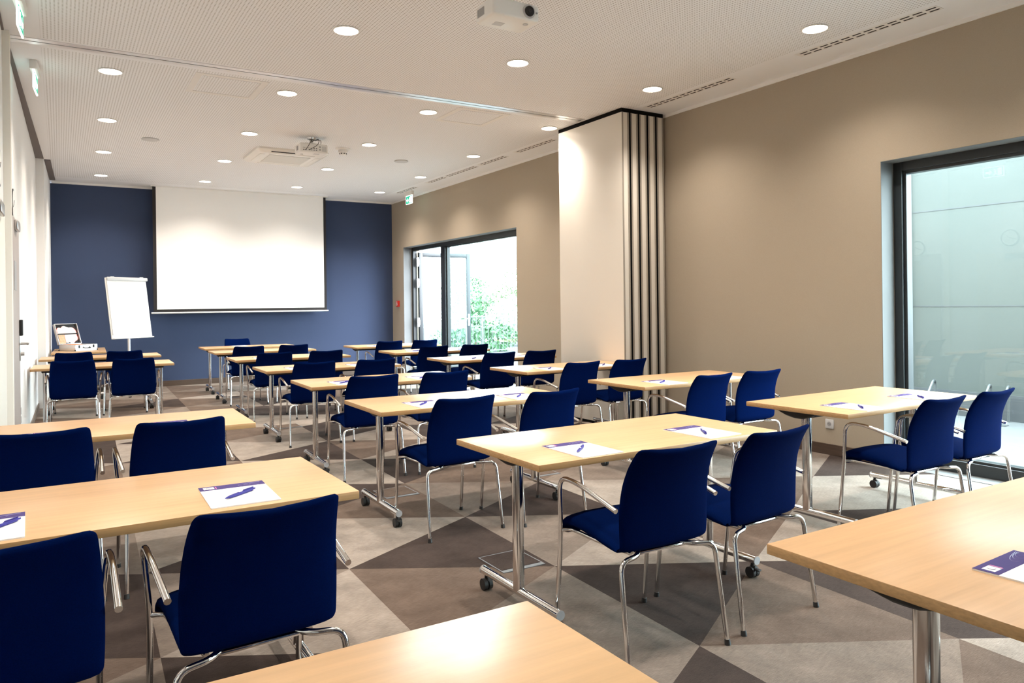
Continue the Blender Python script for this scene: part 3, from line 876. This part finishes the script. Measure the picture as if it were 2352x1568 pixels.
# ------------------------------------------------------------------ conference chairs
def ring_at(y, z, ny, nz, hw, th, curve, n=20, sag=0.0):
    """cross-section ring: centre (y,z), normal (ny,nz), half width hw, half thickness th, edges pushed along the normal by curve"""
    out = []
    for k in range(n):
        a = 2 * PI * k / n
        c, s = math.cos(a), math.sin(a)
        u = math.copysign(abs(c) ** 0.5, c); v = math.copysign(abs(s) ** 0.75, s)
        x = hw * u
        off = v * th + curve * (x / .22) ** 2
        out.append(V((x, y + ny * off, z + nz * off)))
    return out

def loft_profile(prof, curve, flip=1):
    """prof: list of (y, z, half width, half thickness)"""
    rs = []
    n = len(prof)
    for i, (y, z, hw, th) in enumerate(prof):
        a = prof[max(0, i - 1)]; b = prof[min(n - 1, i + 1)]
        ty, tz = b[0] - a[0], b[1] - a[1]
        l = math.hypot(ty, tz)
        ny, nz = tz / l * flip, -ty / l * flip
        cv = curve(i / (n - 1)) if callable(curve) else curve
        rs.append(ring_at(y, z, ny, nz, hw, th, cv))
    return rs

def make_chair(name):
    t = bpy.data.objects.new(name, None); link(t)
    # seat: front lip to the rear bend
    sp = catmull([(.218, .408, .0), (.240, .430, 0), (.228, .455, 0), (.16, .468, 0), (.07, .463, 0), (-.01, .452, 0), (-.08, .440, 0), (-.135, .433, 0)], 4)
    prof = []
    for i, p in enumerate(sp):
        u = i / (len(sp) - 1)
        hw = .226 - .012 * u
        th = .014 + .018 * math.sin(PI * min(1, max(0, u * 1.0))) ** .8
        if i == 0: hw -= .02; th = .004
        if i == 1: hw -= .006; th = .009
        prof.append((p[0], p[1], hw, th))
    bm = BM(); rings(bm, loft_profile(prof, lambda u: .010 * u, -1)); st = obj('seat', bm, M['navy'], t, angle=1.2)
    # back
    sp = catmull([(-.105, .430, 0), (-.148, .430, 0), (-.177, .448, 0), (-.187, .51, 0), (-.197, .59, 0), (-.213, .665, 0), (-.238, .74, 0), (-.269, .797, 0), (-.294, .830, 0)], 4)
    prof = []
    m_ = len(sp) - 1
    for i, p in enumerate(sp):
        u = i / m_
        hw = .214 + .014 * math.sin(PI * min(1, u * 1.05)) - .012 * max(0, u - .5) * 2
        if u < .25: hw -= .045 * (1 - u / .25) ** 2
        th = .0135
        e = m_ - i
        if e == 0: hw -= .026; th = .005
        elif e == 1: hw -= .009; th = .0115
        elif e == 2: hw -= .002
        if i == 0: th = .006
        prof.append((p[0], p[1], hw, th))
    bm = BM(); rings(bm, loft_profile(prof, lambda u: .030 * min(1, max(0, u - .15) * 2), 1)); obj('backrest', bm, M['navy'], t, angle=1.2)
    R_ = .0102
    for s in (-1, 1):
        # front leg continuing up into the bent armrest
        path = smooth_path([(s * .243, .258, .012), (s * .241, .215, .42), (s * .264, .19, .662), (s * .266, .05, .662), (s * .258, -.195, .602)], [.15, .085, .16], 7)
        bm = BM(); tube(bm, path, R_, 12); fl = obj('front_leg', bm, M['chrome'], t, angle=1.0)
        bm = BM(); cyl(bm, (s * .243, .259, 0), (s * .2432, .2555, .022), .0135, 12, r1=.0115); obj('foot', bm, M['rubber'], fl)
        # rear leg
        path = smooth_path([(s * .09, -.12, .414), (s * .15, -.185, .410), (s * .241, -.20, .405), (s * .254, -.256, .012)], [.03, .045], 6)
        bm = BM(); tube(bm, path, R_, 12); rl = obj('rear_leg', bm, M['chrome'], t, angle=1.0)
        bm = BM(); cyl(bm, (s * .254, -.2575, 0), (s * .2536, -.2545, .022), .0135, 12, r1=.0115); obj('foot', bm, M['rubber'], rl)
        # side rail under the seat
        path = smooth_path([(s * .241, .213, .425), (s * .20, .19, .427), (s * .195, .05, .424), (s * .15, -.15, .410)], [.03, .05], 5)
        bm = BM(); tube(bm, path, .0085, 10); obj('seat_rail', bm, M['chrome'], t, angle=1.0)
    bm = BM(); box(bm, -.13, .13, -.16, -.13, .400, .414, .006); obj('stretcher', bm, M['chrome'], t)
    return t

CH = {'A2L': (-.318, -.489, 2), 'A2R': (.31, -.489, 3.2), 'A3L': (-.31, -.448, 1), 'A3R': (.29, -.448, 1.8), 'A4L': (-.305, -.47, -3.6), 'A4R': (.287, -.47, -3.6), 'A5L': (-.318, -.454, -3.3), 'A5R': (.269, -.47, -3.3),
      'B2L': (-.318, -.488, -1.8), 'B2R': (.285, -.466, 3.2), 'B3L': (-.318, -.43, 2.0), 'B3R': (.30, -.456, 4.5), 'B4L': (-.302, -.42, -2), 'B4R': (.318, -.453, -2), 'B5L': (-.318, -.438, -2), 'B5R': (.318, -.467, -1.9),
      'B6L': (-.318, -.43, -2.5), 'B6R': (.318, -.43, -2.5), 'B7L': (-.318, -.43, -2.0), 'B7R': (.318, -.43, -2.0), 'C6L': (-.288, -.43, -3), 'C6R': (.31, -.43, -3), 'C5L': (-.289, -.43, -3), 'C5R': (.318, -.439, -0.2),
      'C4L': (-.26, -.41, -1.0), 'C4R': (.318, -.41, -2.3), 'C3L': (-.305, -.432, 1.5), 'C3R': (.27, -.445, 2.0), 'C2L': (-.304, -.41, 3.0), 'C2R': (.27, -.41, -1.5), 'C1L': (-.297, -.43, -1.2), 'C1R': (.289, -.432, 1.3)}
side = {'L': 'left', 'R': 'right'}
ch0 = make_chair('conference_chair')
first = True
for k, (dx, dy, a) in CH.items():
    x, y, ta = TABLES[k[:2]]
    c = ch0 if first else copy_tree(ch0)
    first = False
    c.location = (x + dx * math.cos(ta) - dy * math.sin(ta), y + dx * math.sin(ta) + dy * math.cos(ta), 0); c.rotation_euler = (0, 0, math.radians(a))
    tag(c, 'navy chair with chrome arms, %s seat at the %s' % (side[k[2]], where(k[:2])), 'chair', 'navy conference chairs')
c = copy_tree(ch0); c.location = (2.67, 13.56, 0); c.rotation_euler = (0, 0, PI)
tag(c, 'navy chair facing the camera behind the last middle table, in front of the blue wall', 'chair', 'navy conference chairs')

# ------------------------------------------------------------------ notepads and pens
def make_pad(name):
    t = bpy.data.objects.new(name, None); link(t)
    bm = BM(); box(bm, -.112, .112, -.157, .157, 0, .004); obj('paper', bm, M['paper'], t, False)
    bm = BM(); box(bm, -.112, .112, .098, .157, .004, .0046); hd = obj('header_band', bm, M['purple'], t, False)
    bm = BM(); box(bm, -.098, -.062, .112, .142, .0046, .005); lg = obj('logo_square', bm, M['paper'], hd, False)
    bm = BM(); tube(bm, catmull([(-.084, .134, .0052), (-.088, .127, .0052), (-.084, .121, .0052), (-.076, .119, .0052)], 4), .0007, 5); obj('logo_curve', bm, M['ink'], lg)
    bm = BM(); box(bm, -.058, -.054, .112, .142, .0046, .005); obj('logo_bar', bm, M['pink'], hd, False)
    bm = BM()
    for q in range(3):
        tube(bm, catmull([(.03 + .03 * q, .105, .0047), (.02 + .02 * q, .125, .0047), (.05 + .015 * q, .14, .0047), (.10, .148 - .004 * q, .0047)], 4), .0005, 4)
    obj('swirl_print', bm, mat('swirl_ink', (0.2, 0.17, 0.33), 0.5), hd)
    return t
def make_pen(name):
    t = bpy.data.objects.new(name, None); link(t)      # along local x, tip at -x
    bm = BM(); tube(bm, [(-.078, 0, .0062), (-.068, 0, .0062), (-.052, 0, .0062), (-.02, 0, .0062), (.05, 0, .0062), (.058, 0, .0062)], [.0012, .0035, .0055, .0062, .0062, .0055], 12); b = obj('barrel', bm, M['pen'], t)
    bm = BM(); cyl(bm, (.058, 0, .0062), (.072, 0, .0062), .0032, 10); obj('button', bm, M['pen'], t)
    bm = BM(); box(bm, .012, .062, -.003, .003, .0125, .0145, .0008); box(bm, .056, .062, -.003, .003, .010, .0145); obj('clip', bm, M['pen'], t)
    bm = BM(); box(bm, -.012, .002, -.0042, .0042, .0118, .0128); obj('white_print', bm, M['paper'], t, False)
    return t
PADS = {'A2L': (-.385, -.18, .02), 'A2R': (.355, -.172, -.03), 'A3L': (-.29, -.235, .0), 'A3R': (.29, -.195, 0), 'B1L': (-.355, -.19, .05),
        'B2L': (-.386, -.197, 0), 'B2R': (.377, -.183, .03), 'B3L': (-.345, -.185, .04), 'B3R': (.37, -.19, -.01), 'B4L': (-.395, -.185, .03), 'B4R': (.32, -.175, -.01), 'B5L': (-.37, -.18, 0), 'B5R': (.31, -.17, .05),
        'B6L': (-.36, -.18, 0), 'B6R': (.34, -.18, 0), 'B7L': (-.36, -.18, 0), 'B7R': (.37, -.18, 0), 'C1L': (-.42, -.2, .02), 'C1R': (.32, -.2, .01), 'C2L': (-.37, -.195, .03), 'C2R': (.33, -.19, 0),
        'C3L': (-.345, -.19, -.04), 'C3R': (.33, -.18, 0), 'C4L': (-.36, -.18, 0), 'C4R': (.37, -.18, 0), 'C5L': (-.36, -.18, 0), 'C5R': (.32, -.19, 0), 'C6L': (-.36, -.18, 0), 'C6R': (.32, -.18, 0)}
PENS = {'A2R': (.359, -.195, 38), 'A2L': (-.333, -.183, 50), 'A3L': (-.30, -.215, 33), 'A3R': (.29, -.21, 40), 'B2L': (-.407, -.216, 42), 'B2R': (.364, -.209, 235), 'C1L': (-.435, -.255, 224), 'C1R': (.30, -.216, 225), 'C2L': (-.405, -.21, 31), 'B3L': (-.374, -.197, 48), 'B3R': (.356, -.205, 48),
        'B4R': (.315, -.21, 39), 'B4L': (-.412, -.215, 41), 'B5R': (.29, -.194, 56), 'C3L': (-.366, -.215, 43), 'C4R': (.387, -.198, 52), 'C5R': (.318, -.206, 40), 'C5L': (-.354, -.173, 25)}
pad0 = make_pad('notepad'); pen0 = make_pen('ballpoint_pen')
f1 = f2 = True
for k, (dx, dy, a) in PADS.items():
    x, y, ta = TABLES[k[:2]]
    ca, sa = math.cos(ta), math.sin(ta)
    p = pad0 if f1 else copy_tree(pad0)
    f1 = False
    p.location = (x + dx * ca - dy * sa, y + dx * sa + dy * ca, TH); p.rotation_euler = (0, 0, ta + a)
    tag(p, 'white notepad with purple header, %s place on the %s' % (side[k[2]], where(k[:2])), 'notepad', 'notepads on the tables')
    if k == 'B1L': continue
    px, py, pa = PENS.get(k, (dx, dy - .02, 42))
    q = pen0 if f2 else copy_tree(pen0)
    f2 = False
    q.location = (x + px * ca - py * sa, y + px * sa + py * ca, TH + .004); q.rotation_euler = (0, 0, ta + math.radians(pa))
    tag(q, 'blue ballpoint pen lying on the %s notepad of the %s' % (side[k[2]], where(k[:2])), 'pen', 'pens on the notepads')
p = copy_tree(pad0); p.location = (2.60, 13.19, TH); p.rotation_euler = (0, 0, PI)
tag(p, 'white notepad on the last middle table in front of the navy chair facing the camera', 'notepad', 'notepads on the tables')

# ------------------------------------------------------------------ silver presenter case with cards
t = thing('presenter_case', 'open silver aluminium case with black lining on the table at the left wall', 'case', (.245, 13.757, TH), math.radians(39))
# local x: along the handle side; local -y: handle side
bm = BM(); hx, hy = .20, .172
box(bm, -hx, hx, -hy, hy, .004, .012)
for a in ((-hx, hx, -hy, -hy + .008), (-hx, hx, hy - .008, hy), (-hx, -hx + .008, -hy, hy), (hx - .008, hx, -hy, hy)): box(bm, a[0], a[1], a[2], a[3], .004, .098, .002)
obj('case_body', bm, M['alu'], t)
bm = BM(); box(bm, -hx + .009, hx - .009, -hy + .009, hy - .009, .012, .03); obj('lining', bm, M['black'], t, False)
Mo = Matrix.Translation((0, hy, .10)) @ Matrix.Rotation(-math.radians(18), 4, 'X')
bm = BM(); box(bm, -hx, hx, .03, .036, 0, .34, .001)
for a in ((-hx, hx, 0, .008), (-hx, hx, .332, .34)): box(bm, a[0], a[1], -.012, .036, a[2], a[3], .001)
for a in ((-hx, -hx + .008), (hx - .008, hx)): box(bm, a[0], a[1], -.012, .036, 0, .34, .001)
bmesh.ops.transform(bm, matrix=Mo, verts=bm.verts); obj('lid', bm, M['alu'], t)
bm = BM(); box(bm, -hx + .009, hx - .009, .02, .0295, .009, .331); bmesh.ops.transform(bm, matrix=Mo, verts=bm.verts); obj('lid_lining', bm, M['black'], t, False)
bm = BM(); tube(bm, smooth_path([(-.055, -hy, .06), (-.055, -hy - .03, .045), (.055, -hy - .03, .045), (.055, -hy, .06)], .012), .007, 8); obj('handle', bm, M['black'], t)
for x in (-.13, .13):
    bm = BM(); box(bm, x - .014, x + .014, -hy - .006, -hy, .045, .09, .003); obj('latch', bm, M['black'], t)
for x in (-hx, hx):
    for y in (-hy, hy):
        bm = BM(); box(bm, x - .008, x + .008, y - .008, y + .008, 0, .02, .004); obj('corner_guard', bm, M['black'], t)
case = t
def cloud(label, name, pts, m, edge, off):
    def shape(k, y0, y1):
        bm = BM()
        a = [bm.verts.new((q[0] * k, y0, .17 + (q[1] - .17) * 1)) for q in pts]; b = [bm.verts.new((q[0] * k, y1, .17 + (q[1] - .17) * 1)) for q in pts]
        bm.faces.new(a); bm.faces.new(b)
        for i in range(len(pts)): bm.faces.new((a[i], a[(i + 1) % len(pts)], b[(i + 1) % len(pts)], b[i]))
        bmesh.ops.transform(bm, matrix=Mo, verts=bm.verts)
        return bm
    t = thing(name, label, 'card', case.location, case.rotation_euler.z)
    obj('card_face', shape(.97, off - .002, off - .0008), m, t, False)
    obj('card_edge', shape(1.03, off - .0008, off + .0006), edge, t, False)
def arc(cx, cz, r, a0, a1, n=7): return [(cx + r * math.cos(a0 + (a1 - a0) * i / n), cz + r * math.sin(a0 + (a1 - a0) * i / n)) for i in range(n + 1)]
up = [(-.17, .185), (.175, .185)] + arc(.09, .20, .085, 0, 1.9) + arc(-.03, .25, .06, 1.0, 2.7) + arc(-.12, .235, .05, 1.3, 3.6)
cloud('white cloud-shaped card with red edge in the upper lid of the silver case', 'cloud_card', up, M['paper'], M['redcard'], .0185)
dn = [(.172, .165), (-.05, .165), (-.05, .03)] + arc(-.02, .065, .04, -2.2, -.6) + arc(.06, .06, .05, -2.4, -.5) + arc(.125, .11, .055, -1.5, .6)
cloud('white cloud-shaped card in the lower right of the open case lid', 'cloud_card', dn, M['paper'], M['redcard'], .0185)
t = thing('sticker_sheet', 'peach sheet of orange dot stickers in the open case lid', 'sticker sheet', case.location, case.rotation_euler.z)
bm = BM(); box(bm, -.16, -.055, .0165, .0178, .02, .165); bmesh.ops.transform(bm, matrix=Mo, verts=bm.verts); s_ = obj('sheet', bm, M['peach'], t, False)
bm = BM()
for i in range(5):
    for j in range(7): cyl(bm, (-.148 + i * .02, .0158, .035 + j * .019), (-.148 + i * .02, .0166, .035 + j * .019), .006, 10)
bmesh.ops.transform(bm, matrix=Mo, verts=bm.verts); obj('dot_stickers', bm, M['orange'], s_)
bm = BM(); box(bm, -.15, .06, -.02, .15, .0, .068, .002)
o = obj('card_stack', bm, M['orange']); o.location = (case.location.x, case.location.y, TH + .0305); o.rotation_euler = (0, 0, math.radians(39)); tag(o, 'stack of orange cards inside the open silver case', 'cards')

# ------------------------------------------------------------------ floor boxes
for i, (x, y) in enumerate(((2.085, 3.485), (2.135, 5.23), (3.375, 5.19), (2.27, 8.83), (2.36, 12.18))):
    labs = ['steel-edged carpeted floor box beneath the second middle-column table', 'steel-edged carpeted floor box beneath the third middle-column table', 'steel-edged floor box at the right end of the third middle-column table',
            'steel-edged floor box between the fifth and sixth middle-column tables', 'steel-edged floor box near the last middle-column tables']
    t = thing('floor_box', labs[i], 'floor box', (x, y, 0), 0, 'floor boxes in the carpet')
    bm = BM()
    for a in ((-.13, .13, -.14, -.108), (-.13, .13, .132, .14), (-.13, -.122, -.108, .132), (.122, .13, -.108, .132)): box(bm, a[0], a[1], a[2], a[3], 0.0, .004)
    obj('rim', bm, M['rim'], t, False)
    bm = BM(); box(bm, -.121, .121, -.104, .131, .0005, .005); obj('lid', bm, CARPET[0 if i in (0, 4) else 1], t, False)
